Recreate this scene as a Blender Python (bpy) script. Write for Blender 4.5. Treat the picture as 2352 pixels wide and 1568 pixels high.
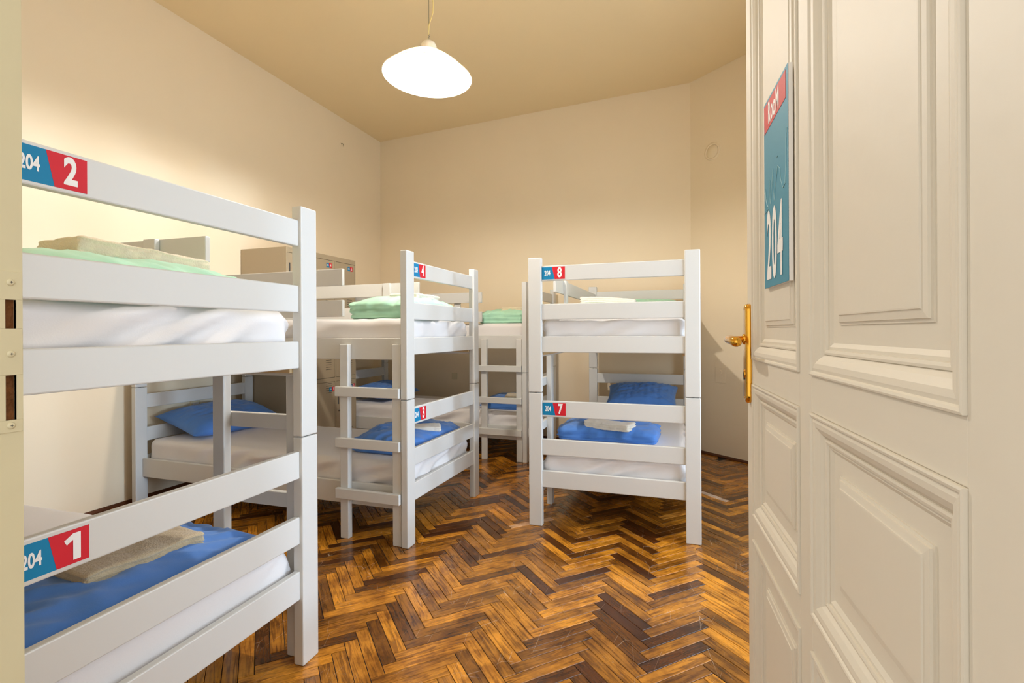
import bpy, bmesh, math, random
from mathutils import Vector, Matrix, noise
random.seed(7)
for o in list(bpy.data.objects): bpy.data.objects.remove(o)
SC = bpy.context.scene
COL = SC.collection
R = math.radians

# ---------------------------------------------------------------- camera
FPX, CYPX, ROLL, CAMH, T0 = 1161.3, 762.05, 0.0054, 1.1939, 0.325
camd = bpy.data.cameras.new('camera'); cam = bpy.data.objects.new('camera', camd); COL.objects.link(cam)
camd.sensor_fit = 'HORIZONTAL'; camd.sensor_width = 36.0
camd.lens = 36.0 * FPX / 2352.0
camd.shift_y = -(784 - CYPX) / 2352.0
camd.clip_start = 0.01
rx = Vector((math.cos(T0), math.sin(T0), 0)); fw = Vector((-math.sin(T0), math.cos(T0), 0)); up = Vector((0, 0, 1))
cr = rx * math.cos(ROLL) - up * math.sin(ROLL); cu = rx * math.sin(ROLL) + up * math.cos(ROLL)
M = Matrix((cr, cu, -fw)).transposed().to_4x4(); M.translation = Vector((0, 0, CAMH))
cam.matrix_world = M
SC.camera = cam
def project(p):                                   # only used to choose which floor planks become single parts
    d = Vector(p) - Vector((0, 0, CAMH)); w = d.dot(fw)
    if w < 0.05: return None
    return 1176 + FPX * d.dot(cr) / w, CYPX - FPX * d.dot(cu) / w

# ---------------------------------------------------------------- world, daylight, exposure
wd = bpy.data.worlds.new('world'); SC.world = wd; wd.use_nodes = True
bg = wd.node_tree.nodes['Background']; bg.inputs[0].default_value = (1.0, 0.97, 0.92, 1); bg.inputs[1].default_value = 0.75
ad = bpy.data.lights.new('daylight', 'AREA'); ad.shape = 'RECTANGLE'; ad.size = 2.5; ad.size_y = 2.1; ad.energy = 48; ad.color = (0.60, 0.79, 1.0)
al = bpy.data.objects.new('daylight', ad); COL.objects.link(al)
al.location = (1.42, 2.15, 1.65); al.rotation_euler = (0, R(90), 0)
sd = bpy.data.lights.new('sun', 'SUN'); sd.energy = .50; sd.angle = R(4); sd.color = (.58, .77, 1.0)
so = bpy.data.objects.new('sun', sd); COL.objects.link(so)
so.rotation_euler = Vector((-1, .10, -.075)).to_track_quat('-Z', 'Y').to_euler()
BULB = 1400.0
SC.view_settings.view_transform = 'Standard'; SC.view_settings.look = 'None'
SC.view_settings.exposure = 0.90; SC.view_settings.gamma = 1.0; SC.view_settings.use_curve_mapping = False

# ---------------------------------------------------------------- materials
def s2l(c): return tuple((x / 12.92 if x <= .04045 else ((x + .055) / 1.055) ** 2.4) for x in c)
def rgb(r, g, b): return s2l((r / 255, g / 255, b / 255)) + (1,)
MATS = {}
def mat(name, col, rough=.5, metal=0, coat=0, var=0, vscale=6, bump=0, bscale=60, sheen=0, spec=.5, trans=0, emit=None, stretch=None):
    m = bpy.data.materials.new(name); m.use_nodes = True; nt = m.node_tree; N = nt.nodes; L = nt.links
    b = N['Principled BSDF']
    b.inputs['Base Color'].default_value = col; b.inputs['Roughness'].default_value = rough
    b.inputs['Metallic'].default_value = metal; b.inputs['Coat Weight'].default_value = coat
    b.inputs['Sheen Weight'].default_value = sheen; b.inputs['Specular IOR Level'].default_value = spec
    tc = N.new('ShaderNodeTexCoord'); src = tc.outputs['Object']
    if stretch:
        mp = N.new('ShaderNodeMapping'); mp.inputs['Scale'].default_value = stretch; L.new(src, mp.inputs[0]); src = mp.outputs[0]
    if var:
        n = N.new('ShaderNodeTexNoise'); n.inputs['Scale'].default_value = vscale; n.inputs['Detail'].default_value = 4; L.new(src, n.inputs['Vector'])
        mx = N.new('ShaderNodeMix'); mx.data_type = 'RGBA'
        mx.inputs[6].default_value = tuple(c * (1 - var) for c in col[:3]) + (1,); mx.inputs[7].default_value = tuple(min(1, c * (1 + var)) for c in col[:3]) + (1,)
        L.new(n.outputs['Fac'], mx.inputs[0]); L.new(mx.outputs[2], b.inputs['Base Color'])
    if bump:
        n2 = N.new('ShaderNodeTexNoise'); n2.inputs['Scale'].default_value = bscale; n2.inputs['Detail'].default_value = 3; L.new(src, n2.inputs['Vector'])
        bp = N.new('ShaderNodeBump'); bp.inputs['Strength'].default_value = bump; bp.inputs['Distance'].default_value = .01
        L.new(n2.outputs['Fac'], bp.inputs['Height']); L.new(bp.outputs[0], b.inputs['Normal'])
    if emit:
        b.inputs['Emission Color'].default_value = emit[0]; b.inputs['Emission Strength'].default_value = emit[1]
    MATS[name] = m; return m
WALLC = rgb(246, 228, 198)
mat('wall', WALLC, .75, var=.03, vscale=2, bump=.05, bscale=25)
mat('ceiling', rgb(246, 222, 178), .8, var=.02, vscale=2, bump=.04, bscale=25)
mat('paint', rgb(216, 214, 209), .36, var=.012, vscale=3, bump=.03, bscale=40, stretch=(1, 1, 1))
mat('door_paint', rgb(222, 213, 196), .55, var=.02, vscale=5, bump=.10, bscale=18)
mat('frame_paint', rgb(222, 212, 178), .4, var=.03, vscale=9, bump=.15, bscale=22)
mat('sheet', rgb(232, 227, 225), .85, sheen=.2, bump=.06, bscale=300)
mat('blue_cloth', rgb(82, 136, 214), .8, sheen=.25, var=.06, vscale=5, bump=.08, bscale=350)
mat('green_cloth', rgb(178, 226, 196), .8, sheen=.25, var=.05, vscale=5, bump=.08, bscale=350)
mat('towel_beige', rgb(236, 219, 186), .95, sheen=.5, var=.08, vscale=60, bump=.4, bscale=220)
mat('towel_tan', rgb(208, 187, 152), .95, sheen=.5, var=.10, vscale=60, bump=.45, bscale=200)
mat('towel_white', rgb(240, 230, 214), .95, sheen=.4, var=.05, vscale=60, bump=.35, bscale=220)
mat('locker', rgb(172, 155, 128), .45, var=.015, vscale=3)
mat('dark', rgb(38, 33, 28), .6)
mat('slot', rgb(92, 92, 96), .35, metal=.6)
mat('chrome', rgb(200, 200, 200), .25, metal=1)
mat('brass', rgb(226, 170, 66), .17, metal=1, var=.12, vscale=40)
mat('sticker_blue', rgb(10, 128, 176), .55, spec=.3)
mat('sticker_red', rgb(212, 32, 46), .55, spec=.3)
mat('sign_blue', rgb(64, 140, 166), .55, spec=.3)
mat('sign_red', rgb(200, 44, 26), .55, spec=.3)
mat('sign_line', rgb(150, 192, 200), .5)
mat('print_white', rgb(244, 242, 240), .5)
mat('plastic', rgb(226, 212, 178), .45)
mat('raw_wood', rgb(206, 184, 150), .7, var=.18, vscale=30, stretch=(1, 1, 12))
mat('hole_wood', rgb(118, 70, 28), .8, var=.6, vscale=90, bump=.6, bscale=120)
mat('base_wood', rgb(88, 46, 20), .35, var=.3, vscale=20)
mat('subfloor', rgb(26, 17, 10), .8)
mat('slat_wood', rgb(206, 176, 128), .6, var=.1, vscale=20)
mat('cord', rgb(232, 208, 140), .5)
mat('cable_metal', rgb(150, 140, 120), .4, metal=.7)
mat('lock_grey', rgb(120, 118, 112), .4, metal=.6)
mat('cap', rgb(244, 236, 222), .35)
mat('bulb', (1, .9, .75, 1), .5, emit=((1.0, .945, .87, 1), BULB))
# opal glass lamp shade: scatters and lets light through
def shade_mat():
    m = bpy.data.materials.new('opal'); m.use_nodes = True; nt = m.node_tree; N = nt.nodes; L = nt.links
    N.remove(N['Principled BSDF'])
    d = N.new('ShaderNodeBsdfDiffuse'); d.inputs[0].default_value = (.86, .85, .83, 1)
    t = N.new('ShaderNodeBsdfTranslucent'); t.inputs[0].default_value = (.96, .86, .66, 1)
    g = N.new('ShaderNodeBsdfGlossy'); g.inputs['Roughness'].default_value = .15
    a = N.new('ShaderNodeMixShader'); a.inputs[0].default_value = .48; L.new(d.outputs[0], a.inputs[1]); L.new(t.outputs[0], a.inputs[2])
    c = N.new('ShaderNodeMixShader'); c.inputs[0].default_value = .04; L.new(a.outputs[0], c.inputs[1]); L.new(g.outputs[0], c.inputs[2])
    L.new(c.outputs[0], N['Material Output'].inputs[0]); MATS['opal'] = m
shade_mat()
def glass_mat():
    m = bpy.data.materials.new('pane_glass'); m.use_nodes = True; nt = m.node_tree; N = nt.nodes; L = nt.links
    N.remove(N['Principled BSDF'])
    t = N.new('ShaderNodeBsdfTransparent'); g = N.new('ShaderNodeBsdfGlossy'); g.inputs['Roughness'].default_value = .02
    a = N.new('ShaderNodeMixShader'); a.inputs[0].default_value = .06; L.new(t.outputs[0], a.inputs[1]); L.new(g.outputs[0], a.inputs[2])
    L.new(a.outputs[0], N['Material Output'].inputs[0]); MATS['pane_glass'] = m
glass_mat()
def plank_mat(name, island):
    m = bpy.data.materials.new(name); m.use_nodes = True; nt = m.node_tree; N = nt.nodes; L = nt.links
    b = N['Principled BSDF']
    if island: rnd = N.new('ShaderNodeNewGeometry').outputs['Random Per Island']
    else: rnd = N.new('ShaderNodeObjectInfo').outputs['Random']
    uv = N.new('ShaderNodeUVMap').outputs[0]
    off = N.new('ShaderNodeMath'); off.operation = 'MULTIPLY'; off.inputs[1].default_value = 57.0; L.new(rnd, off.inputs[0])
    cmb = N.new('ShaderNodeCombineXYZ'); L.new(off.outputs[0], cmb.inputs[0]); L.new(off.outputs[0], cmb.inputs[1])
    ad_ = N.new('ShaderNodeVectorMath'); ad_.operation = 'ADD'; L.new(uv, ad_.inputs[0]); L.new(cmb.outputs[0], ad_.inputs[1])
    mp = N.new('ShaderNodeMapping'); mp.inputs['Scale'].default_value = (4, 42, 1); L.new(ad_.outputs[0], mp.inputs[0])
    g1 = N.new('ShaderNodeTexNoise'); g1.inputs['Scale'].default_value = 1.6; g1.inputs['Detail'].default_value = 6; g1.inputs['Distortion'].default_value = 1.4; L.new(mp.outputs[0], g1.inputs['Vector'])
    # tone of the whole plank
    wn = N.new('ShaderNodeTexWhiteNoise'); wn.noise_dimensions = '1D'; L.new(off.outputs[0], wn.inputs['W'])
    ramp = N.new('ShaderNodeValToRGB'); cr_ = ramp.color_ramp
    for p, c in ((0, (80, 40, 12)), (.12, (114, 56, 14)), (.26, (160, 80, 16)), (.5, (192, 104, 20)), (.78, (214, 126, 26)), (1, (228, 152, 44))):
        e = cr_.elements[0] if p == 0 else (cr_.elements[1] if p == 1 else cr_.elements.new(p)); e.position = p; e.color = rgb(*c)
    L.new(wn.outputs[0], ramp.inputs[0])
    # grain streaks
    gr = N.new('ShaderNodeValToRGB'); gr.color_ramp.elements[0].position = .37; gr.color_ramp.elements[0].color = (.22, .14, .09, 1); gr.color_ramp.elements[1].position = .55; gr.color_ramp.elements[1].color = (1.1, 1.08, 1.02, 1)
    L.new(g1.outputs['Fac'], gr.inputs[0])
    mu = N.new('ShaderNodeMix'); mu.data_type = 'RGBA'; mu.blend_type = 'MULTIPLY'; mu.inputs[0].default_value = .66
    L.new(ramp.outputs[0], mu.inputs[6]); L.new(gr.outputs[0], mu.inputs[7])
    # worn dark stains across the floor
    tc = N.new('ShaderNodeTexCoord'); geo = N.new('ShaderNodeNewGeometry')
    st = N.new('ShaderNodeTexNoise'); st.inputs['Scale'].default_value = 5.5; st.inputs['Detail'].default_value = 7; st.inputs['Roughness'].default_value = .65; L.new(geo.outputs['Position'], st.inputs['Vector'])
    sr = N.new('ShaderNodeValToRGB'); sr.color_ramp.elements[0].position = .38; sr.color_ramp.elements[0].color = (.28, .20, .15, 1); sr.color_ramp.elements[1].position = .56; sr.color_ramp.elements[1].color = (1, 1, 1, 1)
    L.new(st.outputs['Fac'], sr.inputs[0])
    mu2 = N.new('ShaderNodeMix'); mu2.data_type = 'RGBA'; mu2.blend_type = 'MULTIPLY'; mu2.inputs[0].default_value = .68
    L.new(mu.outputs[2], mu2.inputs[6]); L.new(sr.outputs[0], mu2.inputs[7])
    L.new(mu2.outputs[2], b.inputs['Base Color'])
    # roughness: varnish with worn patches
    # pale scuffs and scratches in the varnish
    sm = N.new('ShaderNodeMapping'); sm.inputs['Scale'].default_value = (9, 3.2, 1); sm.inputs['Rotation'].default_value = (0, 0, .5); L.new(geo.outputs['Position'], sm.inputs[0])
    vo = N.new('ShaderNodeTexVoronoi'); vo.feature = 'DISTANCE_TO_EDGE'; vo.inputs['Scale'].default_value = 1.3; L.new(sm.outputs[0], vo.inputs['Vector'])
    vr = N.new('ShaderNodeMapRange'); vr.inputs[1].default_value = 0; vr.inputs[2].default_value = .010; vr.inputs[3].default_value = 1; vr.inputs[4].default_value = 0; L.new(vo.outputs['Distance'], vr.inputs[0])
    sn = N.new('ShaderNodeTexNoise'); sn.inputs['Scale'].default_value = 7; sn.inputs['Detail'].default_value = 5; L.new(geo.outputs['Position'], sn.inputs['Vector'])
    sg_ = N.new('ShaderNodeMapRange'); sg_.inputs[1].default_value = .52; sg_.inputs[2].default_value = .66; L.new(sn.outputs['Fac'], sg_.inputs[0])
    sx_ = N.new('ShaderNodeMath'); sx_.operation = 'MULTIPLY'; L.new(vr.outputs[0], sx_.inputs[0]); L.new(sg_.outputs[0], sx_.inputs[1])
    sy_ = N.new('ShaderNodeMath'); sy_.operation = 'MULTIPLY'; sy_.inputs[1].default_value = .55; L.new(sx_.outputs[0], sy_.inputs[0])
    mu3 = N.new('ShaderNodeMix'); mu3.data_type = 'RGBA'; mu3.inputs[7].default_value = rgb(214, 190, 160)
    L.new(sy_.outputs[0], mu3.inputs[0]); L.new(mu2.outputs[2], mu3.inputs[6]); L.new(mu3.outputs[2], b.inputs['Base Color'])
    rr = N.new('ShaderNodeMapRange'); rr.inputs[3].default_value = .14; rr.inputs[4].default_value = .36; L.new(st.outputs['Fac'], rr.inputs[0]); L.new(rr.outputs[0], b.inputs['Roughness'])
    b.inputs['Coat Weight'].default_value = .2; b.inputs['Coat Roughness'].default_value = .12
    bp = N.new('ShaderNodeBump'); bp.inputs['Strength'].default_value = .12; bp.inputs['Distance'].default_value = .004; L.new(g1.outputs['Fac'], bp.inputs['Height']); L.new(bp.outputs[0], b.inputs['Normal'])
    MATS[name] = m
plank_mat('plank', False); plank_mat('plank_far', True)

# ---------------------------------------------------------------- mesh helpers
def link(name, me, m=None, parent=None, smooth=False):
    o = bpy.data.objects.new(name, me); COL.objects.link(o)
    if m and not me.materials: me.materials.append(MATS[m])
    if parent: o.parent = parent
    if smooth:
        for p in me.polygons: p.use_smooth = True
    return o
def from_bm(name, bm, m, parent=None, smooth=False):
    me = bpy.data.meshes.new(name); bmesh.ops.recalc_face_normals(bm, faces=bm.faces); bm.to_mesh(me); bm.free()
    return link(name, me, m, parent, smooth)
def tag(o, label=None, cat=None, group=None, kind=None):
    if label: o['label'] = label
    if cat: o['category'] = cat
    if group: o['group'] = group
    if kind: o['kind'] = kind
    return o
def empty(name, loc=(0, 0, 0), rz=0):
    o = bpy.data.objects.new(name, None); COL.objects.link(o); o.location = loc; o.rotation_euler = (0, 0, rz); o.empty_display_size = .1
    return o
def add_box(bm, a, b, bev=0, seg=2):
    vs = [bm.verts.new((x, y, z)) for z in (a[2], b[2]) for y in (a[1], b[1]) for x in (a[0], b[0])]
    fs = [bm.faces.new([vs[i] for i in q]) for q in ((0, 2, 3, 1), (4, 5, 7, 6), (0, 1, 5, 4), (2, 6, 7, 3), (0, 4, 6, 2), (1, 3, 7, 5))]
    if bev:
        es = set(e for f in fs for e in f.edges)
        bmesh.ops.bevel(bm, geom=list(es), offset=bev, segments=seg, profile=.5, affect='EDGES')
def box(name, a, b, m, parent=None, bev=0, seg=2):
    a2 = [min(x, y) for x, y in zip(a, b)]; b2 = [max(x, y) for x, y in zip(a, b)]
    bm = bmesh.new(); add_box(bm, a2, b2, bev, seg); return from_bm(name, bm, m, parent)
def prism(name, pts, z0, z1, m, parent=None):
    bm = bmesh.new(); lo = [bm.verts.new((x, y, z0)) for x, y in pts]; hi = [bm.verts.new((x, y, z1)) for x, y in pts]
    bm.faces.new(lo[::-1]); bm.faces.new(hi); n = len(pts)
    for i in range(n): bm.faces.new((lo[i], lo[(i + 1) % n], hi[(i + 1) % n], hi[i]))
    return from_bm(name, bm, m, parent)
def lathe(name, prof, m, parent=None, seg=48, closed=False, mtx=None):
    bm = bmesh.new(); rings = []
    for r, z in prof:
        if r < 1e-5: rings.append([bm.verts.new((0, 0, z))])
        else: rings.append([bm.verts.new((r * math.cos(2 * math.pi * k / seg), r * math.sin(2 * math.pi * k / seg), z)) for k in range(seg)])
    n = len(rings)
    for i in range(n if closed else n - 1):
        A, B = rings[i], rings[(i + 1) % n]
        for k in range(seg):
            k2 = (k + 1) % seg
            if len(A) == 1 and len(B) == 1: continue
            if len(A) == 1: bm.faces.new((A[0], B[k], B[k2]))
            elif len(B) == 1: bm.faces.new((A[k], A[k2], B[0]))
            else: bm.faces.new((A[k], A[k2], B[k2], B[k]))
    if mtx: bm.transform(mtx)
    return from_bm(name, bm, m, parent, True)
def add_tube(bm, pts, rad, seg=8):
    pts = [Vector(p) for p in pts]; rings = []
    for i, p in enumerate(pts):
        t = (pts[min(i + 1, len(pts) - 1)] - pts[max(i - 1, 0)]).normalized()
        a = Vector((0, 0, 1)) if abs(t.z) < .9 else Vector((1, 0, 0)); u = t.cross(a).normalized(); v = t.cross(u)
        r = rad[i] if isinstance(rad, (list, tuple)) else rad
        rings.append([bm.verts.new(p + (u * math.cos(2 * math.pi * k / seg) + v * math.sin(2 * math.pi * k / seg)) * r) for k in range(seg)])
    for A, B in zip(rings, rings[1:]):
        for k in range(seg): bm.faces.new((A[k], A[(k + 1) % seg], B[(k + 1) % seg], B[k]))
    bm.faces.new(rings[0][::-1]); bm.faces.new(rings[-1])
def tube(name, pts, rad, m, parent=None, seg=8):
    bm = bmesh.new(); add_tube(bm, pts, rad, seg); return from_bm(name, bm, m, parent, True)
def soft(name, size, m, res=.025, rad=.03, fn=None, parent=None):
    """rounded, finely divided box (origin at the centre of its base) whose surface is moved by fn(p, normal) -> vector"""
    sx, sy, sz = size; h = Vector((sx / 2, sy / 2, sz / 2)); r = min(rad, min(h) * .99)
    bm = bmesh.new(); n = [max(4, int(s / res)) for s in size]; vd = {}
    def V(i, j, k):
        key = (i, j, k)
        if key not in vd:
            p = Vector(((i / n[0] * 2 - 1) * h.x, (j / n[1] * 2 - 1) * h.y, (k / n[2] * 2 - 1) * h.z))
            q = Vector([max(-(h[a] - r), min(h[a] - r, p[a])) for a in range(3)]); d = p - q
            if d.length > 1e-9: d.normalize()
            p2 = q + d * r
            if fn: p2 = p2 + fn(p2 + Vector((0, 0, h.z)), d)
            vd[key] = bm.verts.new(p2 + Vector((0, 0, h.z)))
        return vd[key]
    for i in range(n[0]):
        for j in range(n[1]):
            for k, flip in ((0, True), (n[2], False)):
                q = [V(i, j, k), V(i + 1, j, k), V(i + 1, j + 1, k), V(i, j + 1, k)]; bm.faces.new(q[::-1] if flip else q)
    for i in range(n[0]):
        for k in range(n[2]):
            for j in (0, n[1]): bm.faces.new([V(i, j, k), V(i + 1, j, k), V(i + 1, j, k + 1), V(i, j, k + 1)])
    for j in range(n[1]):
        for k in range(n[2]):
            for i in (0, n[0]): bm.faces.new([V(i, j, k), V(i, j + 1, k), V(i, j + 1, k + 1), V(i, j, k + 1)])
    return from_bm(name, bm, m, parent, True)
def put(o, loc, rz=0, rx=0, ry=0):
    o.location = loc; o.rotation_euler = (rx, ry, rz); return o
def text_mesh(body, size, offset=.0, depth=.0, sx=1.0, align='CENTER', space=1.0):
    if body == '1':                     # numeral one with a slanted flag
        h = size * .72
        bm = bmesh.new()
        for pts in (((.06, 0), (.32, 0), (.32, 1), (.06, 1)), ((.06, 1), (-.24, .80), (-.15, .62), (.06, .76))):
            bm.faces.new([bm.verts.new(((x - .05) * h, (y - .5) * h, depth)) for x, y in pts])
        me = bpy.data.meshes.new('lettering'); bm.to_mesh(me); bm.free(); return me
    cu_ = bpy.data.curves.new('lettering', 'FONT'); cu_.body = body; cu_.size = size; cu_.offset = offset; cu_.extrude = depth
    cu_.align_x = align; cu_.align_y = 'CENTER'; cu_.space_character = space; cu_.resolution_u = 4
    o = bpy.data.objects.new('tmp', cu_); COL.objects.link(o)
    dg = bpy.context.evaluated_depsgraph_get(); me = bpy.data.meshes.new_from_object(o.evaluated_get(dg))
    bpy.data.objects.remove(o); bpy.data.curves.remove(cu_)
    me.transform(Matrix.Diagonal((sx, 1, 1, 1))); me.name = 'lettering'
    return me
def place_text(name, me, mtx, m, parent):
    me.transform(mtx); me.materials.clear(); o = link(name, me, m, parent); return o
FACE_NX = Matrix(((0, 0, -1, 0), (-1, 0, 0, 0), (0, 1, 0, 0), (0, 0, 0, 1)))   # text x -> -y, text y -> z, faces -x
FACE_PX = Matrix(((0, 0, 1, 0), (1, 0, 0, 0), (0, 1, 0, 0), (0, 0, 0, 1)))     # text x -> +y, faces +x

# ---------------------------------------------------------------- the room
H = 3.68
XL, XR = -3.725, 1.10
B0 = (XL, 5.706); B1 = (.085, 5.375)
CX = .478; CYd = -.395
B2 = (XR, B1[1] + (XR - B1[0]) * CYd / CX)
YF = .335
fl = prism('floor', [(XL - .1, YF - 1.6), (XR + .1, YF - 1.6), (XR + .1, B2[1] + .1), (B1[0] + .1, B1[1] + .1), (B0[0] - .1, B0[1] + .1)], -.06, -.004, 'subfloor')
tag(fl, 'dark worn herringbone parquet floor of orange and brown oak', kind='structure')
ce = prism('ceiling', [(XL - .2, YF - .3), (XR + .2, YF - .3), (XR + .2, B2[1] + .3), (B1[0] + .1, B1[1] + .3), (B0[0] - .2, B0[1] + .3)], H, H + .12, 'ceiling')
tag(ce, 'high beige plastered ceiling', kind='structure')
w = box('wall_left', (XL - .2, YF - .2, 0), (XL, B0[1] + .2, H), 'wall'); tag(w, 'cream plastered wall behind the heads of the bunk beds', kind='structure')
def wall_seg(name, a, b, t, lab, m='wall', z0=0, z1=H):
    a = Vector(a); b = Vector(b); d = (b - a).normalized(); n = Vector((-d.y, d.x))
    o = prism(name, [tuple(a), tuple(b), tuple(b + n * t), tuple(a + n * t)], z0, z1, m); return tag(o, lab, kind='structure')
wall_seg('wall_back', B0, B1, .2, 'cream plastered wall opposite the open door')
wall_seg('wall_corner', B1, B2, .2, 'angled cream wall cutting off the far corner')
# right wall with a window opening
WY0, WY1, WZ0, WZ1 = 1.05, 3.25, .30, 2.95
bm = bmesh.new()
for y0, y1, z0, z1 in ((YF - .2, WY0, 0, H), (WY1, B2[1] + .02, 0, H), (WY0, WY1, 0, WZ0), (WY0, WY1, WZ1, H)):
    add_box(bm, (XR, y0, z0), (XR + .25, y1, z1))
tag(from_bm('wall_right', bm, 'wall'), 'cream wall with the window beside the door', kind='structure')
wn = empty('window_1', (XR + .12, (WY0 + WY1) / 2, WZ0)); tag(wn, 'white wooden casement window in the side wall', kind='structure')
def wpart(name, y0, y1, z0, z1, m, x0=-.03, x1=.03):
    return box(name, (x0, y0 - (WY0 + WY1) / 2, z0 - WZ0), (x1, y1 - (WY0 + WY1) / 2, z1 - WZ0), m, wn)
for y0, y1, z0, z1 in ((WY0, WY0 + .06, WZ0, WZ1), (WY1 - .06, WY1, WZ0, WZ1), (WY0, WY1, WZ0, WZ0 + .06), (WY0, WY1, WZ1 - .06, WZ1), (1.74, 1.83, WZ0, WZ1), (2.48, 2.57, WZ0, WZ1), (WY0, WY1, 2.25, 2.32)):
    wpart('window_frame', y0, y1, z0, z1, 'paint')
for y0, y1 in ((WY0 + .05, 1.75), (1.82, 2.49), (2.56, WY1 - .05)):
    for z0, z1 in ((WZ0 + .05, 2.26), (2.31, WZ1 - .05)): wpart('pane', y0, y1, z0, z1, 'pane_glass', -.002, .002)
wpart('window_sill', WY0 - .05, WY1 + .05, WZ0 - .03, WZ0, 'paint', -.20, -.12)
# front wall with the doorway
DX0, DX1, DH = -.641, .205, 2.16
bm = bmesh.new()
for x0, x1, z0, z1 in ((XL, DX0 - .09, 0, H), (DX1 + .09, XR, 0, H), (DX0 - .09, DX1 + .09, DH + .09, H)):
    add_box(bm, (x0, YF - .16, z0), (x1, YF - .005, z1))
tag(from_bm('wall_front', bm, 'wall'), 'cream wall around the doorway', kind='structure')
# door frame with painted-over lock strike
tr = empty('trim_1', (DX0, YF - .16, 0)); tag(tr, 'cream painted door frame with lock strike holes', kind='structure')
def tpart(name, a, b, m, bev=0): return box(name, [a[0] - DX0, a[1] - (YF - .16), a[2]], [b[0] - DX0, b[1] - (YF - .16), b[2]], m, tr, bev)
# latch side jamb in pieces so that the two strike holes are real pockets
holes = ((1.200, 1.229), (1.108, 1.153)); y0h, y1h = .3165, .3255; jy1 = .3312
zs = [0, 1.108, 1.153, 1.200, 1.229, DH]
bm = bmesh.new()
for z0, z1 in zip(zs, zs[1:]):
    if (z0, z1) in ((1.200, 1.229), (1.108, 1.153)):
        add_box(bm, (DX0 - .09, YF - .16, z0), (DX0, y0h, z1)); add_box(bm, (DX0 - .09, y1h, z0), (DX0, jy1, z1))
    else: add_box(bm, (DX0 - .09, YF - .16, z0), (DX0, jy1, z1))
bm.transform(Matrix.Translation((-DX0, -(YF - .16), 0)))
bmesh.ops.remove_doubles(bm, verts=bm.verts, dist=1e-5)
from_bm('jamb', bm, 'frame_paint', tr)
for z0, z1 in holes: tpart('strike_hole', (DX0 - .085, y0h - .002, z0 - .002), (DX0 - .0035, y1h + .002, z1 + .002), 'hole_wood')
def strike(z0, z1, y0=.305, y1=jy1 - .0006):
    tpart('strike_plate', (DX0 - .003, y0, z0), (DX0 + .0012, y1, z1), 'frame_paint', .0005)
strike(1.229, 1.2575); strike(1.153, 1.200); strike(1.0955, 1.108)
for zz in holes: tpart('strike_plate', (DX0 - .003, .305, zz[0]), (DX0 + .0012, y0h, zz[1]), 'frame_paint'); tpart('strike_plate', (DX0 - .003, y1h, zz[0]), (DX0 + .0012, jy1 - .0006, zz[1]), 'frame_paint')
for z in (1.2465, 1.1745, 1.1025):
    lathe('screw', [(0, .0016), (.0022, .0016), (.0034, .0008), (.0034, 0)], 'frame_paint', tr, 16, mtx=Matrix.Translation((.0012, .3207 - (YF - .16), z)) @ Matrix.Rotation(R(90), 4, 'Y'))
    sl = bmesh.new(); add_box(sl, (.0026, -.0012, -.0003), (.0030, .0012, .0003)); add_box(sl, (.0026, -.0003, -.0012), (.0030, .0003, .0012)); sl.transform(Matrix.Translation((0, .3207 - (YF - .16), z)))
    from_bm('screw_slot', sl, 'lock_grey', tr)
tpart('jamb', (DX1, YF - .16, 0), (DX1 + .09, YF + .0, DH), 'frame_paint')
tpart('head', (DX0 - .09, YF - .16, DH), (DX1 + .09, YF, DH + .09), 'frame_paint')
# skirting
def skirt(name, a, b, lab):
    a = Vector(a); b = Vector(b); d = (b - a).normalized(); n = Vector((d.y, -d.x))
    bm = bmesh.new(); prof = ((0, 0), (.018, 0), (.018, .006), (.011, .015), (.004, .021), (0, .021)); rings = []
    for p in (a, b): rings.append([bm.verts.new((p.x + n.x * o, p.y + n.y * o, z)) for o, z in prof])
    k = len(prof)
    for i in range(k): bm.faces.new((rings[0][i], rings[0][(i + 1) % k], rings[1][(i + 1) % k], rings[1][i]))
    bm.faces.new(rings[0]); bm.faces.new(rings[1][::-1])
    tag(from_bm(name, bm, 'base_wood'), lab, kind='structure')
skirt('baseboard_left', (XL, YF), B0, 'low dark wooden skirting along the long wall')
skirt('baseboard_back', B0, B1, 'low dark wooden skirting along the far wall')
skirt('baseboard_corner', B1, B2, 'low dark wooden skirting along the angled wall')

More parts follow.
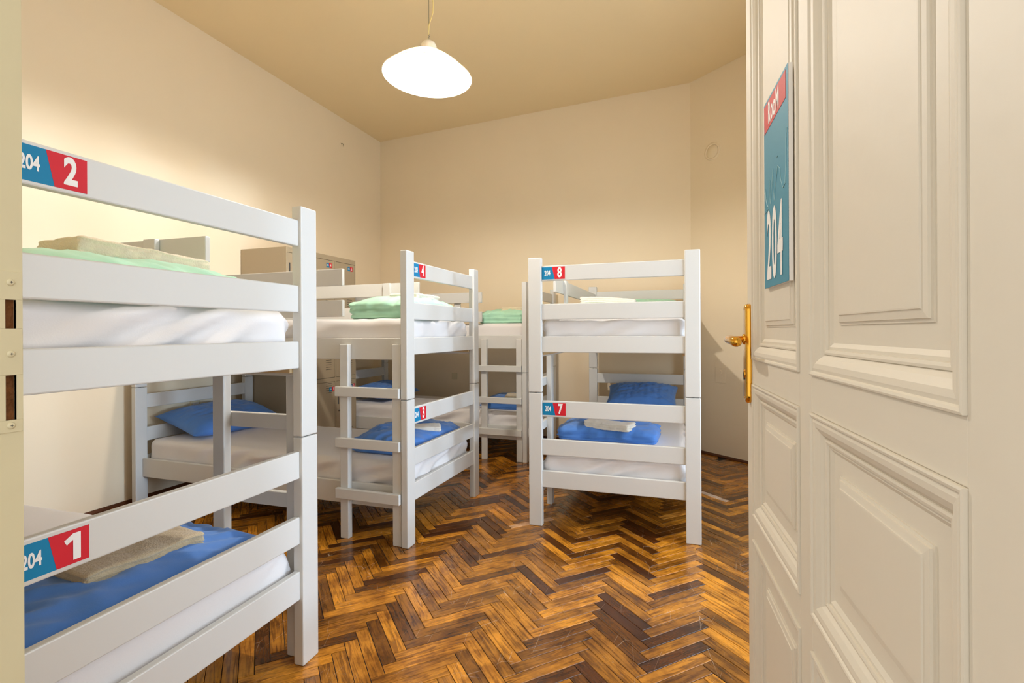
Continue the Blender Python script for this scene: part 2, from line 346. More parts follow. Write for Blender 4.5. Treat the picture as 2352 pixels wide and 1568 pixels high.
# ---------------------------------------------------------------- parquet
PW = .0513; NL = 6; PL = PW * NL; S2 = math.sqrt(.5)
PO = Vector((-.556, 1.75))
def ab(a, b): return PO + Vector((S2 * (a - b), S2 * (a + b))) * PW
def inroom(p):
    if p.x < XL - .02 or p.x > XR + .02 or p.y < YF - .30: return False
    t = (p.x - B0[0]) / (B1[0] - B0[0])
    if p.x < B1[0]: return p.y < B0[1] + (B1[1] - B0[1]) * t + .02
    return p.y < B1[1] + (p.x - B1[0]) * CYd / CX + .02
planks = []
for i in range(-120, 121):
    for m_ in range(-14, 15):
        c = ab(i + 2 * NL * m_ + NL / 2, i + .5)
        if inroom(c): planks.append((c, R(45)))
        c = ab(i + .5, i - 1.5 * NL + 1 + 2 * NL * m_)
        if inroom(c): planks.append((c, R(135)))
def plank_bm(bm, mtx=None):
    g = .0012; x = PL / 2 - g; y = PW / 2 - g; ch = .0010; uvl = bm.loops.layers.uv.verify()
    lv = []
    for (a, b, z) in ((x, y, -.006), (x, y, -ch), (x - ch, y - ch, 0)):
        lv.append([(-a, -b, z), (a, -b, z), (a, b, z), (-a, b, z)])
    vs = [[bm.verts.new(p) for p in ring] for ring in lv]; loc = {}
    for r_, ring in zip(lv, vs):
        for p, v in zip(r_, ring): loc[v] = p
    fs = [bm.faces.new(vs[2])]
    for A, B in ((0, 1), (1, 2)):
        for k in range(4): fs.append(bm.faces.new((vs[A][k], vs[A][(k + 1) % 4], vs[B][(k + 1) % 4], vs[B][k])))
    for f in fs:
        for l in f.loops: l[uvl].uv = (loc[l.vert][0], loc[l.vert][1])
    if mtx:
        for ring in vs:
            for v in ring: v.co = mtx @ v.co
scored = []
for c, a in planks:
    q = project((c.x, c.y, 0))
    d = (Vector((c.x, c.y)) ).length
    vis = q is not None and 420 < q[0] < 1735 and q[1] < 1600
    if vis and q[0] < 700 and q[1] > 1568 - (q[0] - 430) * .72 : vis = q[0] > 560
    scored.append((0 if vis else 1, d, c, a))
scored.sort(key=lambda t: (t[0], t[1]))
bm = bmesh.new(); plank_bm(bm); pme = bpy.data.meshes.new('parquet_plank'); bm.to_mesh(pme); bm.free(); pme.materials.append(MATS['plank'])
for _, d, c, a in scored[:300]:
    o = bpy.data.objects.new('parquet_plank', pme); COL.objects.link(o); o.parent = fl
    o.location = (c.x, c.y, random.uniform(-.0005, .0003)); o.rotation_euler = (random.uniform(-.004, .004), random.uniform(-.001, .001), a + (math.pi if random.random() < .5 else 0))
bm = bmesh.new()
for _, d, c, a in scored[300:]:
    plank_bm(bm, Matrix.Translation((c.x, c.y, random.uniform(-.0005, .0003))) @ Matrix.Rotation(a + (math.pi if random.random() < .5 else 0), 4, 'Z') @ Matrix.Rotation(random.uniform(-.004, .004), 4, 'X'))
me = bpy.data.meshes.new('parquet_planks_farther'); bm.to_mesh(me); bm.free(); me.materials.append(MATS['plank_far'])
o = link('parquet_planks_farther', me, None, fl); o['kind'] = 'stuff'

# ---------------------------------------------------------------- door leaf
phi = math.atan2(-(math.sin(R(14.67) - T0)), math.cos(R(14.67) - T0))    # leaf direction in the room: (-sin, cos)
d0 = 1.08
ufree = (1717 - 1176) / FPX
fe = rx * (ufree * d0) + fw * d0                                          # free edge, at floor level
ldir = rx * math.sin(R(14.67)) + fw * math.cos(R(14.67))                   # hinge -> free edge
LW = .83; TH = .040
dr = empty('door_1', (fe.x, fe.y, 0)); tag(dr, 'white panelled door leaf standing open with brass handle', kind='structure')
# local frame: x runs from the free edge towards the hinges, y out of the face seen, z up
xd = -ldir; yd = Vector((0, 0, 1)).cross(xd)
dr.rotation_euler = (0, 0, math.atan2(xd.y, xd.x))
DZ0, DZ1 = .012, 2.13
S = [.0, .0537, .373, .4255, .759, LW]
ROWS = [(.13, .770), (.818, 1.085), (1.135, 1.99)]
side = 1 if (Vector((0, 0, 0)) - fe).dot(yd) > 0 else -1                    # +y must be the face towards the hall
def dbox(name, x0, x1, z0, z1, y0, y1, m='door_paint', parent=None, bev=.0015):
    return box(name, (x0, side * y0, z0), (x1, side * y1, z1), m, parent or dr, bev)
for x0, x1 in ((S[0], S[1]), (S[2], S[3]), (S[4], S[5])): dbox('stile', x0, x1, DZ0, DZ1, -TH, 0)
zr = [DZ0] + [z for r_ in ROWS for z in r_] + [DZ1]
for z0, z1 in zip(zr[0::2], zr[1::2]):
    for x0, x1 in ((S[1], S[2]), (S[3], S[4])): dbox('rail', x0 - .001, x1 + .001, z0, z1, -TH, -.0002)
MOULD = ((0, -.012), (0, .0028), (.002, .0034), (.0045, .0026), (.006, .0004), (.010, .0012), (.016, .0004), (.023, -.0035), (.028, -.0085), (.0285, -.0065), (.031, -.0062), (.034, -.0072), (.0345, -.0098), (.038, -.0098), (.0405, -.0115), (.043, -.0131), (.044, -.020))
def frame_loft(name, x0, x1, z0, z1, prof, m, parent, cap=False):
    bm = bmesh.new(); rings = []
    for o_, y in prof: rings.append([bm.verts.new((x, side * y, z)) for x, z in ((x0 + o_, z0 + o_), (x1 - o_, z0 + o_), (x1 - o_, z1 - o_), (x0 + o_, z1 - o_))])
    for A, B in zip(rings, rings[1:]):
        for k in range(4): bm.faces.new((A[k], A[(k + 1) % 4], B[(k + 1) % 4], B[k]))
    if cap: bm.faces.new(rings[-1])
    return from_bm(name, bm, m, parent)
for x0, x1 in ((S[1], S[2]), (S[3], S[4])):
    for z0, z1 in ROWS:
        pn = dbox('panel', x0, x1, z0, z1, -.030, -.013, bev=0)
        frame_loft('moulding', x0, x1, z0, z1, MOULD, 'door_paint', pn)
        f_ = .043 + .022
        frame_loft('raised_field', x0 + f_, x1 - f_, z0 + f_, z1 - f_, ((0, -.014), (0, -.0115), (.003, -.0112), (.0035, -.0092), (.011, -.0080), (.0115, -.0068), (.013, -.0066)), 'door_paint', pn, True)
# brass handle on a long back plate
hp = bmesh.new(); px = .026; pz0, pz1 = 1.043, 1.250; hw = .017
outl = [(px + hw * math.cos(a), pz1 - hw + hw * math.sin(a)) for a in [math.pi * k / 10 for k in range(11)]] + [(px - hw * math.cos(a), pz0 + hw - hw * math.sin(a)) for a in [math.pi * k / 10 for k in range(11)]]
cxz = (px, (pz0 + pz1) / 2); rings = []
for sc_, y in ((1, 0), (1, .004), (.93, .0085), (.80, .0105), (.6, .011)):
    ring = []
    for x, z in outl:
        zz = max(pz0 + hw, min(pz1 - hw, z)); ring.append(hp.verts.new((px + (x - px) * sc_, side * y, zz + (z - zz) * sc_)))
    rings.append(ring)
for A, B in zip(rings, rings[1:]):
    for k in range(len(A)): hp.faces.new((A[k], A[(k + 1) % len(A)], B[(k + 1) % len(A)], B[k]))
hp.faces.new(rings[-1])
pl_ = from_bm('handle_plate', hp, 'brass', dr, True)
hz = 1.176
bmh = bmesh.new()
add_tube(bmh, [(px, side * .009, hz), (px, side * .013, hz), (px, side * .015, hz)], [.011, .011, .0085], 16)
add_tube(bmh, [(px, side * .012, hz), (px, side * .024, hz), (px + .001, side * .032, hz), (px + .006, side * .040, hz), (px + .016, side * .045, hz), (px + .035, side * .0455, hz), (px + .06, side * .044, hz - .001), (px + .085, side * .042, hz - .003), (px + .098, side * .041, hz - .004), (px + .103, side * .0405, hz - .004)],
         [.0068, .0066, .0068, .0076, .0082, .0085, .0092, .0104, .0088, .003], 16)
from_bm('lever', bmh, 'brass', dr, True)
bmh = bmesh.new(); add_tube(bmh, [(px, side * .010, 1.104), (px, side * .0125, 1.104)], .009, 20); from_bm('keyhole_rose', bmh, 'brass', dr, True)
bmh = bmesh.new(); add_box(bmh, (px - .0018, side * .012 - .001, 1.092), (px + .0018, side * .012 + .0015, 1.107)); from_bm('keyhole', bmh, 'dark', dr)
for z in (1.262 - .022, 1.055): lathe('screw', [(0, .0015), (.002, .0013), (.0032, 0)], 'brass', dr, 14, mtx=Matrix.Translation((px, side * .0105, z)) @ Matrix.Rotation(R(-90 * side), 4, 'X'))
for z in (.35, 1.75): tube('hinge', [(LW - .001, side * -.012, z - .05), (LW - .001, side * -.012, z + .05)], .007, 'brass', dr, 10)

# room sign on the upper panel
def lpt(s, z, y): return Vector((s, side * y, z))
sg = empty('room_sign', dr.location, dr.rotation_euler[2]); tag(sg, 'tall blue plastic room sign reading ROOM 204 on the door', 'sign')
SX0, SX1, SZ0, SZ1 = .163, .320, 1.270, 1.602
box('backing', (SX0, side * -.0068, SZ0), (SX1, side * -.0006, SZ1), 'print_white', sg)
box('face', (SX0, side * -.0012, SZ0), (SX1, side * .0, SZ1), 'sign_blue', sg)
sw = SX1 - SX0; sh = SZ1 - SZ0
def sgpoly(name, pts, m, y):       # pts in 0..1 sign coordinates, left = free edge
    bm = bmesh.new(); lo = [bm.verts.new((SX0 + u * sw, side * (y - .0003), SZ0 + v * sh)) for u, v in pts]; hi = [bm.verts.new((SX0 + u * sw, side * y, SZ0 + v * sh)) for u, v in pts]
    bm.faces.new(lo); bm.faces.new(hi[::-1]); n = len(pts)
    for k in range(n): bm.faces.new((lo[k], lo[(k + 1) % n], hi[(k + 1) % n], hi[k]))
    return from_bm(name, bm, m, sg)
sgpoly('red_band', [(.02, .985), (.93, .985), (.93, .855), (.03, .835)], 'sign_red', .0005)
# letters: text x -> local +x (seen from the hall the free edge is on the left), up -> z, facing side*y
FT = Matrix(((1, 0, 0, 0), (0, 0, -1 if side < 0 else 1, 0), (0, 1, 0, 0), (0, 0, 0, 1)))
if side > 0: FT = Matrix(((1, 0, 0, 0), (0, 0, 1, 0), (0, 1, 0, 0), (0, 0, 0, 1)))
def sgtext(body, size, u, v, sx, offs, rot=0):
    me = text_mesh(body, size, offs, .0003, sx, space=1.16)
    o = place_text('lettering', me, Matrix.Translation((SX0 + u * sw, side * .0007, SZ0 + v * sh)) @ FT @ Matrix.Rotation(rot, 4, 'Z'), 'print_white', sg); return o
sgtext('204', .165, .47, .20, .39, .0034)
sgtext('RooM', .052, .45, .912, .52, .0009)
ln = bmesh.new()
def stroke(pts, r=.0007):
    add_tube(ln, [(SX0 + u * sw, side * .0004, SZ0 + v * sh) for u, v in pts], r, 5)
stroke([(.02, .405), (.1, .41), (.22, .415)]); stroke([(.06, .54), (.1, .47), (.18, .43)]); stroke([(.04, .52), (.16, .43)]); stroke([(.06, .54), (.06, .42)])
stroke([(.2, .42), (.27, .56), (.28, .45), (.3, .43)]); stroke([(.3, .43), (.38, .55), (.41, .60), (.42, .5), (.47, .43)]); stroke([(.47, .43), (.52, .5), (.58, .55), (.62, .585)]); stroke([(.62, .585), (.70, .56), (.74, .50), (.82, .45), (.90, .46)]); stroke([(.90, .46), (.93, .55), (.94, .66), (.97, .71)]); stroke([(.58, .63), (.62, .634)])
from_bm('line_drawing', ln, 'sign_line', sg)

# ---------------------------------------------------------------- bunk beds
W, L, PWD, PT = 1.0, 2.2, .0827, .042
HP = 1.65; JZ = .8201
RZ = [(1.5058, 1.5987), (1.2681, 1.3642), (1.0674, 1.1648), (.672, .7702), (.4375, .5351), (.2383, .3405)]
EI = .0116
def sticker(parent, zc, room, num):
    w, h = .145, .0755; y1 = W - PWD - .003; y0 = y1 - w; x = EI
    def quad(name, pts, xo, par, m):
        bm = bmesh.new(); a = [bm.verts.new((x - xo, y, z)) for y, z in pts]; b = [bm.verts.new((x + .0005, y, z)) for y, z in pts]
        bm.faces.new(a); n = len(pts)
        for k in range(n): bm.faces.new((a[k], b[k], b[(k + 1) % n], a[(k + 1) % n]))
        return from_bm(name, bm, m, par)
    z0, z1 = zc - h / 2, zc + h / 2
    st = quad('number_sticker', [(y1, z0), (y0, z0), (y0, z1), (y1, z1)], .0006, parent, 'sticker_blue'); st['label'] = 'blue and red bed number sticker %s %s' % (room, num)
    ya, yb = y1 - w * .45, y1 - w * .56
    quad('red_half', [(yb, z0), (y0, z0), (y0, z1), (ya, z1)], .0010, st, 'sticker_red')
    me = text_mesh(room, .043, .0012, .0002, .58); place_text('lettering', me, Matrix.Translation((x - .0012, y1 - w * .245, zc)) @ FACE_NX, 'print_white', st)
    me = text_mesh(num, .082, .0030, .0002, .66); place_text('lettering', me, Matrix.Translation((x - .0016, y1 - w * .77, zc)) @ FACE_NX, 'print_white', st)
def mesh_of(fn):
    bm = bmesh.new(); fn(bm); bmesh.ops.recalc_face_normals(bm, faces=bm.faces); me = bpy.data.meshes.new('part'); bm.to_mesh(me); bm.free(); me.materials.append(MATS['paint']); return me
MEC = {}
def part(bed, name, a, b, m='paint', bev=.004):
    sz = tuple(round(abs(q - p), 4) for p, q in zip(a, b)); key = (sz, m, bev)
    if key not in MEC:
        bm = bmesh.new(); add_box(bm, (0, 0, 0), sz, min(bev, min(sz) * .3), 2); bmesh.ops.recalc_face_normals(bm, faces=bm.faces); me = bpy.data.meshes.new(name); bm.to_mesh(me); bm.free(); me.materials.append(MATS[m]); MEC[key] = me
    o = bpy.data.objects.new(name, MEC[key]); COL.objects.link(o); o.parent = bed; o.location = [min(p, q) for p, q in zip(a, b)]; return o
def bunk(loc, rz, ladder_y1, label, nums, guards=(0, 1)):
    b = empty('bunk_bed', (loc[0], loc[1], 0), rz); tag(b, label, 'bunk bed', 'white wooden bunk beds in the dormitory')
    for x0 in (0, L - PT):
        for y0 in (0, W - PWD):
            part(b, 'lower_post', (x0, y0, 0), (x0 + PT, y0 + PWD, JZ - .0015), bev=.005)
            part(b, 'upper_post', (x0, y0, JZ + .0015), (x0 + PT, y0 + PWD, HP), bev=.005)
            part(b, 'dowel', (x0 + .014, y0 + .034, JZ - .004), (x0 + .028, y0 + .048, JZ + .004), 'dark', .001)
    for z0, z1 in RZ:
        part(b, 'end_rail', (EI, PWD - .001, z0), (EI + .024, W - PWD + .001, z1))
        part(b, 'end_rail', (L - EI - .024, PWD - .001, z0), (L - EI, W - PWD + .001, z1))
    for s in (0, 1):
        def yy(o): return o if s == 0 else W - o
        part(b, 'side_rail', (PT - .001, yy(.046), 1.038), (L - PT + .001, yy(.070), 1.162))
        part(b, 'side_rail', (PT - .001, yy(.046), .192), (L - PT + .001, yy(.070), .322))
        if s not in guards: continue
        for z0, z1 in ((1.473, 1.574), (1.289, 1.389)):
            g = part(b, 'guard_board', (.462, yy(.046), z0), (L - PT + .001, yy(.068), z1))
        part(b, 'guard_bracket', (.70, yy(.068), 1.10), (.765, yy(.090), 1.574))
    ys = 1 if ladder_y1 else 0
    def yl(o): return o if ys == 0 else W - o
    for x0 in (.048, .400): part(b, 'ladder_stile', (x0, yl(.010), 0), (x0 + .056, yl(.0465), 1.127))
    for z0, z1 in ((.827, .884), (.532, .588), (.237, .297)): part(b, 'rung', (.046, yl(-.016), z0), (.473, yl(.0105), z1))
    for z in (1.075, .255):
        for k in range(11):
            x = .10 + k * .19; part(b, 'slat', (x, .069, z), (x + .07, W - .069, z + .018), 'slat_wood', .002)
        for s in (0, 1): part(b, 'cleat', (PT, .0695 if s == 0 else W - .0695, z - .025), (L - PT, .095 if s == 0 else W - .095, z), 'slat_wood', .002)
    for zi, n in nums: sticker(b, (RZ[zi][0] + RZ[zi][1]) / 2, '204', n)
    return b
dA, dB, dC, dD = -.0169, .0153, .034, -.0019
def yv(d): return Vector((math.sin(d), math.cos(d), 0))
def xv(d): return Vector((math.cos(d), -math.sin(d), 0))
oA = Vector((-1.291, 1.474, 0)) + yv(dA) * PWD
oB = Vector((-1.438, 2.454, 0)) + yv(dB) * W
oC = Vector((-1.345, 4.395, 0)) + yv(dC) * W
oD = Vector((-.904, 2.997, 0)) + xv(dD) * W
bedA = bunk(oA, math.pi - dA, False, 'white wooden bunk bed just inside the door frame, stickers 2 and 1 on its end', ((0, '2'), (3, '1')))
bedB = bunk(oB, math.pi - dB, True, 'white wooden bunk bed with ladder in front, stickers 4 and 3 on its end', ((0, '4'), (3, '3')))
bedC = bunk(oC, math.pi - dC, True, 'white wooden bunk bed along the far wall beside the lockers', (), (1,))
bedD = bunk(oD, math.pi / 2 - dD, True, 'white wooden bunk bed standing apart by the far wall, stickers 8 and 7', ((0, '8'), (3, '7')), (1,))
def on(bed, lx, ly, z):
    r_ = bed.rotation_euler[2]; c, s = math.cos(r_), math.sin(r_)
    return (bed.location[0] + c * lx - s * ly, bed.location[1] + s * lx + c * ly, z)
# mattresses in white fitted sheets
def nz(v, f, seed=0): return noise.noise(Vector((v.x * f + seed, v.y * f + seed * 1.7, v.z * f - seed)))
MZ = {'u': (1.0925, .184), 'l': (.2725, .172)}
def mattress(bed, lev, num, seed):
    z, h = MZ[lev]; sx, sy = L - .100, W - .150
    def fn(p, d):
        r = Vector((0, 0, 0)); e = max(abs(d.x), abs(d.y))
        if e > .3 and p.z > .02:      # pulled cloth on the sides: slanting creases
            t = p.y if abs(d.x) > abs(d.y) else p.x
            c = math.sin((t * 26 + p.z * 60) + 5 * noise.noise(Vector((t * 3 + seed, p.z * 5, seed)))) * max(0, noise.noise(Vector((t * 2.2 + seed * 3, p.z * 4, 1.3))) + .15)
            r += Vector((d.x, d.y, 0)) * c * .022
        if d.z > .5: r.z += .004 * nz(p, 4, seed) + .004 * math.sin(p.x * 40 + p.y * 14 + 5 * nz(p, 3, seed)) * max(0, nz(p, 2, seed + 3))
        if d.z > -.2 and e > .1: r -= Vector((d.x, d.y, 0)) * .006 * (.5 + nz(p, 7, seed))
        return r
    o = soft('mattress', (sx, sy, h), 'sheet', .016, .045, fn); put(o, on(bed, L / 2, W / 2, z), bed.rotation_euler[2])
    tag(o, 'white-sheeted mattress on the %s bunk of %s' % ('upper' if lev == 'u' else 'lower', num), 'mattress', 'mattresses on the bunk beds'); return o
i_ = 0
for bed, name in ((bedA, 'the bed just inside the door frame'), (bedB, 'the bed between the door-side bed and the lockers'), (bedC, 'the bed beside the lockers'), (bedD, 'the bed standing apart, stickers 8 and 7')):
    for lev in 'ul': i_ += 1; mattress(bed, lev, name, i_ * 11.3)
TU = 1.0925 + .184; TL = .2725 + .172

# ---------------------------------------------------------------- bedding
def blanket(name, size, m, layers, loc, rz, label, seed, amp=.008, group=None, sag=.0, rad=.035, cat='blanket'):
    sx, sy, sz = size
    zk = [sz * (k + 1) / layers for k in range(layers - 1)]
    def fn(p, d):
        r = Vector((0, 0, 0)); e = math.hypot(d.x, d.y)
        if e > .2:
            g = 0; wob = .12 * sz * noise.noise(Vector((p.x * 6 + seed, p.y * 6, seed)))
            for q in zk: g += math.exp(-((p.z - q - wob) / (.09 * sz)) ** 2)
            r -= Vector((d.x, d.y, 0)) * g * .020 * e
            r += Vector((d.x, d.y, 0)) * .012 * noise.noise(Vector((p.x * 9 + seed, p.y * 9, p.z * 22 + seed)))
        f = 1 - abs(noise.noise(Vector((p.x * 7 + seed, p.y * 7 - seed, p.z * 9)))) * 2
        f2 = 1 - abs(noise.noise(Vector((p.x * 15 - seed, p.y * 13 + seed, p.z * 20)))) * 2
        f3 = 1 - abs(noise.noise(Vector(((p.x + p.y) * 3.2 + seed, (p.x - p.y) * 11 - seed, 0)))) * 3
        r += d * (amp * f + amp * .5 * f2 + amp * .8 * max(-.5, f3)) * (0.25 + .75 * (p.z / sz))
        ed = (abs(p.x) / (sx / 2)) ** 4 + (abs(p.y) / (sy / 2)) ** 4
        r.z -= min(1, ed) * sz * .25 * (p.z / sz)
        r.z += sag * noise.noise(Vector((p.x * 2.3 + seed, p.y * 2.3, 0))) * (p.z / sz)
        if d.z < -.5: r.z = max(r.z, -.001)
        return r
    o = soft(name, size, m, .014, rad, fn); put(o, loc, rz); tag(o, label, cat, group); return o
def towel(size, m, loc, rz, label, seed, layers=3, rx_=0, ry_=0, bend=0):
    sx, sy, sz = size
    zk = [sz * (k + 1) / layers for k in range(layers - 1)]
    def fn(p, d):
        r = Vector((0, 0, 0))
        if abs(d.x) > .3:
            for q in zk: r.x -= d.x * .016 * math.exp(-((p.z - q - .1 * sz * math.sin(p.y * 30 + seed)) / (.10 * sz)) ** 2)
        if abs(d.y) > .3:
            for q in zk: r.y -= d.y * .009 * math.exp(-((p.z - q) / (.12 * sz)) ** 2)
        r += d * .003 * nz(p, 18, seed) + d * .002 * nz(p, 60, seed)
        r.z += bend * math.sin(p.x / sx * 3.0 + seed) * .5
        return r
    o = soft('towel', size, m, .006, sz * .42, fn); put(o, loc, rz, rx_, ry_); tag(o, label, 'towel', 'folded towels laid on the blankets'); return o
def pillow(size, m, loc, rot, label, seed, quilt=0):
    a, b, h = size[0] / 2, size[1] / 2, size[2] / 2; n = 44; bm = bmesh.new(); top = {}; bot = {}
    for i in range(n + 1):
        for j in range(n + 1):
            u, v = i / n * 2 - 1, j / n * 2 - 1
            x = a * u * (1 - .075 * (1 - v * v)) ; y = b * v * (1 - .075 * (1 - u * u))
            t = h * (max(0, (1 - abs(u) ** 2.6)) * max(0, (1 - abs(v) ** 2.6))) ** .55
            wv = 1 + .16 * noise.noise(Vector((u * 2 + seed, v * 2, seed)))
            cr_ = .012 * (1 - abs(noise.noise(Vector((u * 5 + seed, v * 4, 2)))) * 2.2) * (1 - max(abs(u), abs(v)) ** 6)
            q = quilt * abs(math.sin(u * 26 + v * 26)) * abs(math.sin(u * 26 - v * 26))
            top[i, j] = bm.verts.new((x, y, t * wv + cr_ + q))
            e = i in (0, n) or j in (0, n)
            bot[i, j] = top[i, j] if e else bm.verts.new((x, y, -t * .8))
    for i in range(n):
        for j in range(n):
            bm.faces.new((top[i, j], top[i + 1, j], top[i + 1, j + 1], top[i, j + 1]))
            q = (bot[i, j], bot[i, j + 1], bot[i + 1, j + 1], bot[i + 1, j])
            bm.faces.new(q)
    o = from_bm('pillow', bm, m, None, True); o.location = loc; o.rotation_euler = rot; tag(o, label, 'pillow', 'pillows at the bed heads'); return o
GB = 'folded blankets on the beds'
# bed with stickers 1 and 2
blanket('blanket', (.62, .60, .125), 'green_cloth', 3, (-1.66, 1.00, TU - .003), .03, 'pale green folded blanket behind the rail with sticker 2', 3.1, .008, GB)
towel((.23, .38, .052), 'towel_beige', (-1.575, 1.075, TU + .114), -.10, 'cream rolled towel on the pale green blanket near sticker 2', 2.0, 4, R(-4))
blanket('blanket', (.56, .74, .070), 'blue_cloth', 2, (-1.645, 1.015, TL - .003), -.02, 'wide flat blue blanket under the tan towel, behind sticker 1', 8.4, .010, GB, .012)
towel((.20, .345, .046), 'towel_tan', (-1.585, 1.085, TL + .060), -.10, 'tan folded towel on the blue blanket near sticker 1', 5.0, 3)
# bed with stickers 3 and 4
blanket('blanket', (.44, .62, .125), 'green_cloth', 3, (-1.725, 2.93, TU - .003), .03, 'mint green folded blanket behind the rail with sticker 4', 14.7, .014, GB)
towel((.22, .34, .05), 'towel_white', (-1.66, 2.94, TU + .113), .05, 'cream towel on the mint blanket near sticker 4', 7.0, 3)
blanket('blanket', (.46, .66, .115), 'blue_cloth', 3, (-1.735, 3.01, TL - .003), -.05, 'creased blue blanket under a small white towel, behind sticker 3', 21.9, .013, GB, .02)
towel((.24, .16, .035), 'towel_white', (-1.63, 2.98, TL + .102), .5, 'white towel on the blue blanket near sticker 3', 9.0, 2)
pillow((.46, .78, .20), 'blue_cloth', (-3.40, 3.03, .535), (0, R(14), R(-6)), 'smooth blue pillow at the wall end of the bed with sticker 3', 1.0)
# bed beside the lockers
blanket('blanket', (.44, .60, .125), 'green_cloth', 3, (-1.66, 4.86, TU - .003), .03, 'mint green folded blanket on the upper bunk beside the lockers', 31.2, .013, GB)
towel((.22, .30, .04), 'towel_beige', (-1.58, 4.80, TU + .118), .04, 'cream towel on the mint blanket of the bed beside the lockers', 11.0, 2)
blanket('blanket', (.44, .66, .095), 'blue_cloth', 3, (-1.68, 4.92, TL - .003), .03, 'blue folded blanket on the lower bunk beside the lockers', 41.2, .008, GB)
towel((.20, .30, .035), 'towel_beige', (-1.60, 4.85, TL + .084), .25, 'cream towel on the blue blanket of the bed beside the lockers', 13.0, 2)
pillow((.44, .74, .18), 'blue_cloth', (-3.20, 5.00, .535), (0, R(8), R(-2)), 'blue pillow on the lower bunk beside the lockers', 2.0)
# bed with stickers 7 and 8
towel((.42, .20, .05), 'towel_white', (-.53, 3.86, TU + .113), .06, 'white crumpled towel on the upper bunk near sticker 8', 15.0, 3, bend=.03)
blanket('blanket', (.62, .42, .115), 'green_cloth', 3, (-.50, 3.90, TU - .003), .02, 'pale green blanket under the white towel near sticker 8', 51.2, .008, GB)
pillow((.66, .42, .17), 'green_cloth', (-.30, 4.86, TU + .115), (R(14), 0, 0), 'pale green pillow on the upper bunk of the bed with sticker 8', 3.0)
blanket('blanket', (.67, .40, .100), 'blue_cloth', 3, (-.49, 3.63, TL - .003), -.02, 'bright blue folded blanket behind the rail with sticker 7', 61.2, .011, GB)
towel((.34, .15, .048), 'towel_white', (-.475, 3.485, TL + .090), -.27, 'white rolled towel on the blue blanket near sticker 7', 17.0, 3, bend=.012)
pillow((.66, .44, .20), 'blue_cloth', (-.37, 4.93, .565), (R(22), 0, 0), 'quilted blue pillow on the lower bunk of the bed with sticker 7', 4.0, .010)

# ---------------------------------------------------------------- lockers
lk = empty('locker_cabinet', (-3.22, 3.495, 0)); tag(lk, 'grey-beige steel locker cabinet between the bunk beds', 'locker')
LD, LWD, LH = .500, .97, 1.94
bm = bmesh.new()
add_box(bm, (-LD, 0, 0), (-.022, LWD, LH), .003)
from_bm('body', bm, 'locker', lk)
box('inner_shadow', (-.0225, .004, .004), (-.0212, LWD - .004, LH - .004), 'dark', lk)
cw = LWD / 3; fr = .020
for k in range(4): box('frame_upright', (-.024, max(0, k * cw - fr / 2), 0), (0, min(LWD, k * cw + fr / 2), LH), 'locker', lk, .001)
for z0, z1 in ((0, .06), (.722, .760), (LH - .045, LH)): box('frame_rail', (-.024, fr / 2, z0), (-.0004, LWD - fr / 2, z1), 'locker', lk)
nums = [['1', '3', '5'], ['2', '4', '6']]
for k in range(3):
    for r_, (z0, z1) in enumerate(((.063, .719), (.763, LH - .048))):
        y0, y1 = k * cw + fr / 2 + .003, (k + 1) * cw - fr / 2 - .003
        d = box('locker_door', (-.020, y0, z0), (-.001, y1, z1), 'locker', lk, .0015)
        hzc = (.62 - .49) / 2 + .49 if r_ == 0 else 1.742
        box('handle_recess', (-.004, y0 + .020, hzc - .063), (-.0003, y0 + .036, hzc + .063), 'slot', d)
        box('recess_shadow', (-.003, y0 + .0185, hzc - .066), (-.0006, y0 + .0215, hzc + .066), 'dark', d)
        tube('lock', [(-.002, y0 + .03, hzc - .125), (.006, y0 + .03, hzc - .125)], .010, 'chrome', d, 14)
        tube('lock_core', [(.0055, y0 + .03, hzc - .125), (.0068, y0 + .03, hzc - .125)], .005, 'dark', d, 10)
        for zc in ((z0 + .08, z1 - .10) if r_ == 0 else (z0 + .08, 1.44)):
            for q in range(5): part(d, 'vent_slot', (-.002, (y0 + y1) / 2 + .02, zc + q * .022 - .002), (-.0002, (y0 + y1) / 2 + .10, zc + q * .022 + .002), 'dark', 0)
        sz = z1 - .048 if r_ == 1 else z1 - .07; sy = y1 - .115 if r_ == 1 else y1 - .085
        box('number_sticker', (-.0011, sy, sz - .022), (-.0002, sy + .08, sz + .022), 'sticker_blue', d)
        bm = bmesh.new(); vs = [bm.verts.new((.0001, y, z)) for y, z in ((sy + .045, sz - .022), (sy + .08, sz - .022), (sy + .08, sz + .022), (sy + .036, sz + .022))]; bm.faces.new(vs); from_bm('sticker_red_half', bm, 'sticker_red', d)
        place_text('lettering', text_mesh('204', .022, .0005, 0, .8), Matrix.Translation((.0003, sy + .020, sz)) @ FACE_PX, 'print_white', d)
        place_text('lettering', text_mesh(nums[r_][k], .040, .001, 0, .8), Matrix.Translation((.0004, sy + .062, sz)) @ FACE_PX, 'print_white', d)

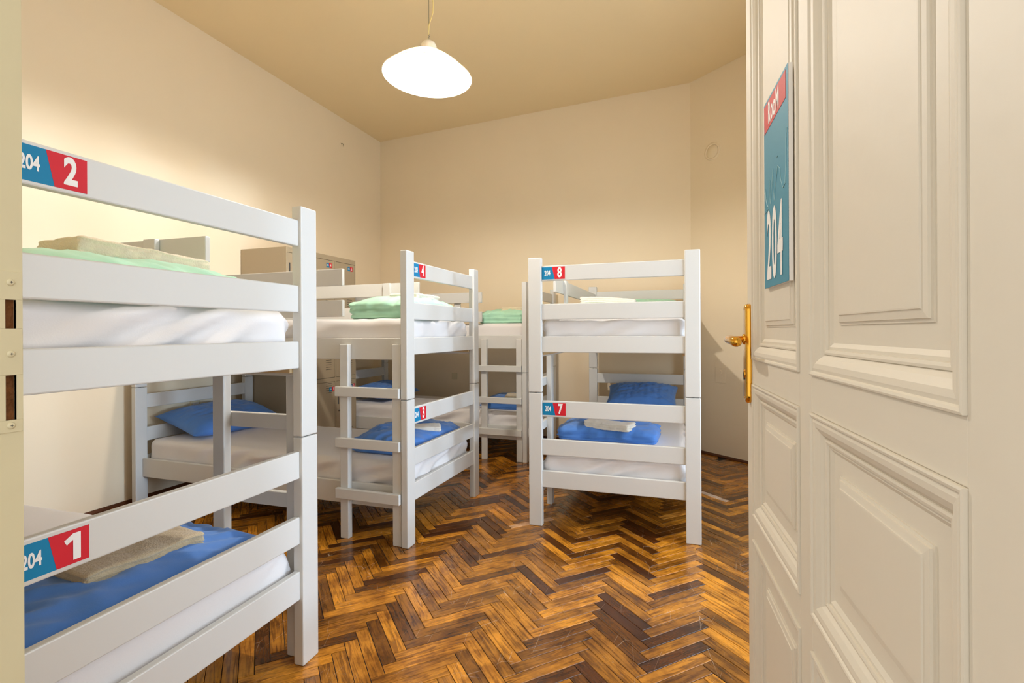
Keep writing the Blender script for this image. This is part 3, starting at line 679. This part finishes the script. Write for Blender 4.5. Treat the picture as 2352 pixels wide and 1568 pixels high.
# ---------------------------------------------------------------- pendant lamp
LP = Vector((-1.402, 2.64, 2.683))
lp = empty('pendant_lamp', LP); tag(lp, 'white opal glass cone pendant lamp hanging on a cord', 'lamp')
tilt = Matrix.Rotation(T0, 4, 'Z') @ Matrix.Rotation(R(2.8), 4, 'Y') @ Matrix.Rotation(R(-.5), 4, 'X')
prof = [(.050, .170), (.075, .158), (.110, .138), (.150, .108), (.190, .073), (.225, .036), (.252, .008), (.259, 0), (.2575, -.003), (.255, .000)]
inner = [(.249, .007), (.222, .033), (.187, .069), (.147, .104), (.107, .133), (.072, .152), (.048, .163)]
ZS = Matrix.Diagonal((1, 1, .85, 1)); tz = tilt @ ZS
lathe('shade', prof + inner, 'opal', lp, 72, closed=True, mtx=tz)
lathe('shade_cap', [(.0475, .150), (.0475, .195), (.045, .215), (.037, .232), (.024, .243), (.008, .248), (0, .248)], 'cap', lp, 40, mtx=tz)
lathe('bulb_socket', [(0, .165), (.021, .165), (.021, .118), (.018, .115), (.018, .095), (0, .095)], 'cap', lp, 28, mtx=tz)
lathe('bulb', [(.0, .096), (.014, .096), (.016, .08), (.026, .055), (.030, .032), (.026, .012), (.015, .001), (0, -.003)], 'bulb', lp, 28, mtx=tz)
tp = tz @ Vector((0, 0, .245))
tube('suspension_wire', [tp, tp + Vector((0, 0, .06)), Vector((tp.x, tp.y, H - LP.z))], .0016, 'cable_metal', lp, 6)
tube('wire_knot', [tp + Vector((-.006, 0, .024)), tp + Vector((.004, .003, .030)), tp + Vector((-.003, -.003, .036)), tp + Vector((.007, 0, .040))], .0022, 'cable_metal', lp, 6)
cd = [tp + Vector((-.002, 0, .035))] + [Vector((tp.x + o_ * rx.x, tp.y + o_ * rx.y, z)) for o_, z in ((.000, .30), (.012, .34), (.024, .375), (.026, .42), (.020, .50), (.012, .60), (.010, .72), (.004, .85))] + [Vector((tp.x, tp.y, H - LP.z))]
tube('cord', cd, .0034, 'cord', lp, 8)
lathe('ceiling_rose', [(0, H - LP.z - .045), (.02, H - LP.z - .045), (.045, H - LP.z - .02), (.05, H - LP.z + .001), (0, H - LP.z + .001)], 'cap', lp, 28, mtx=Matrix.Translation((tp.x, tp.y, 0)))

# ---------------------------------------------------------------- wall fittings
def fitting(name, p, d, parts, label, cat):
    """p on the wall, d = direction along the wall (to the right when facing it); parts in local x (along), y (out), z"""
    e = empty(name, p, math.atan2(d[1], d[0])); tag(e, label, cat)
    for nm, a, b, m, bev in parts: box(nm, a, b, m, e, bev)
    return e
bd = (Vector(B1) - Vector(B0)).normalized(); cdv = (Vector(B2) - Vector(B1)).normalized()
def onwall(A, d, s): return Vector(A) + d * s
q = onwall(B0, bd, (-2.626 - XL) / bd.x)
fitting('wall_socket', (q.x, q.y, .663), bd, (('plate', (-.040, -.009, -.040), (.040, .001, .040), 'plastic', .003), ('insert', (-.026, -.012, -.026), (.026, -.008, .026), 'plastic', .004)), 'beige wall socket on the far wall above the lower bunk', 'wall socket')
q = onwall(B1, cdv, (.340 - B1[0]) / cdv.x)
e = fitting('wall_plate', (q.x, q.y, .775), cdv, (('plate', (-.055, -.004, -.075), (.055, .001, .075), 'wall', .002),), 'blank painted-over plate on the angled wall beside the door', 'wall plate')
bm = bmesh.new(); add_tube(bm, [(0, -.003, .03), (0, -.008, .03)], .018, 18); from_bm('boss', bm, 'wall', e)
q = onwall(B1, cdv, (.281 - B1[0]) / cdv.x)
e = empty('ventilation_cover', (q.x, q.y, 2.913), math.atan2(cdv.y, cdv.x)); tag(e, 'round painted-over cover high on the angled wall', 'cover')
lathe('rim', [(.085, 0), (.085, .004), (.068, .006), (.064, .002), (.064, 0)], 'wall', e, 40, mtx=Matrix.Rotation(R(90), 4, 'X'))
lathe('disc', [(0, .005), (.060, .005), (.063, .001), (.063, -.001)], 'wall', e, 40, mtx=Matrix.Rotation(R(90), 4, 'X'))
fitting('light_switch', (XL, 3.041, .612), (0, 1), (('plate', (-.042, -.010, -.042), (.042, .001, .042), 'plastic', .003), ('rocker', (-.026, -.014, -.030), (.026, -.009, .030), 'print_white', .003)), 'beige switch plate on the long wall behind the blue pillow', 'light switch')
hk = empty('wall_hook', (XL, 4.905, 3.376)); tag(hk, 'small metal hook high on the long wall', 'hook')
tube('hook', [(-.002, 0, 0), (.02, 0, 0), (.03, .004, -.008), (.03, .010, -.022), (.026, .012, -.03)], .004, 'cable_metal', hk, 8)
lathe('hook_plate', [(0, .004), (.012, .004), (.014, 0)], 'wall', hk, 16, mtx=Matrix.Rotation(R(90), 4, 'Y'))
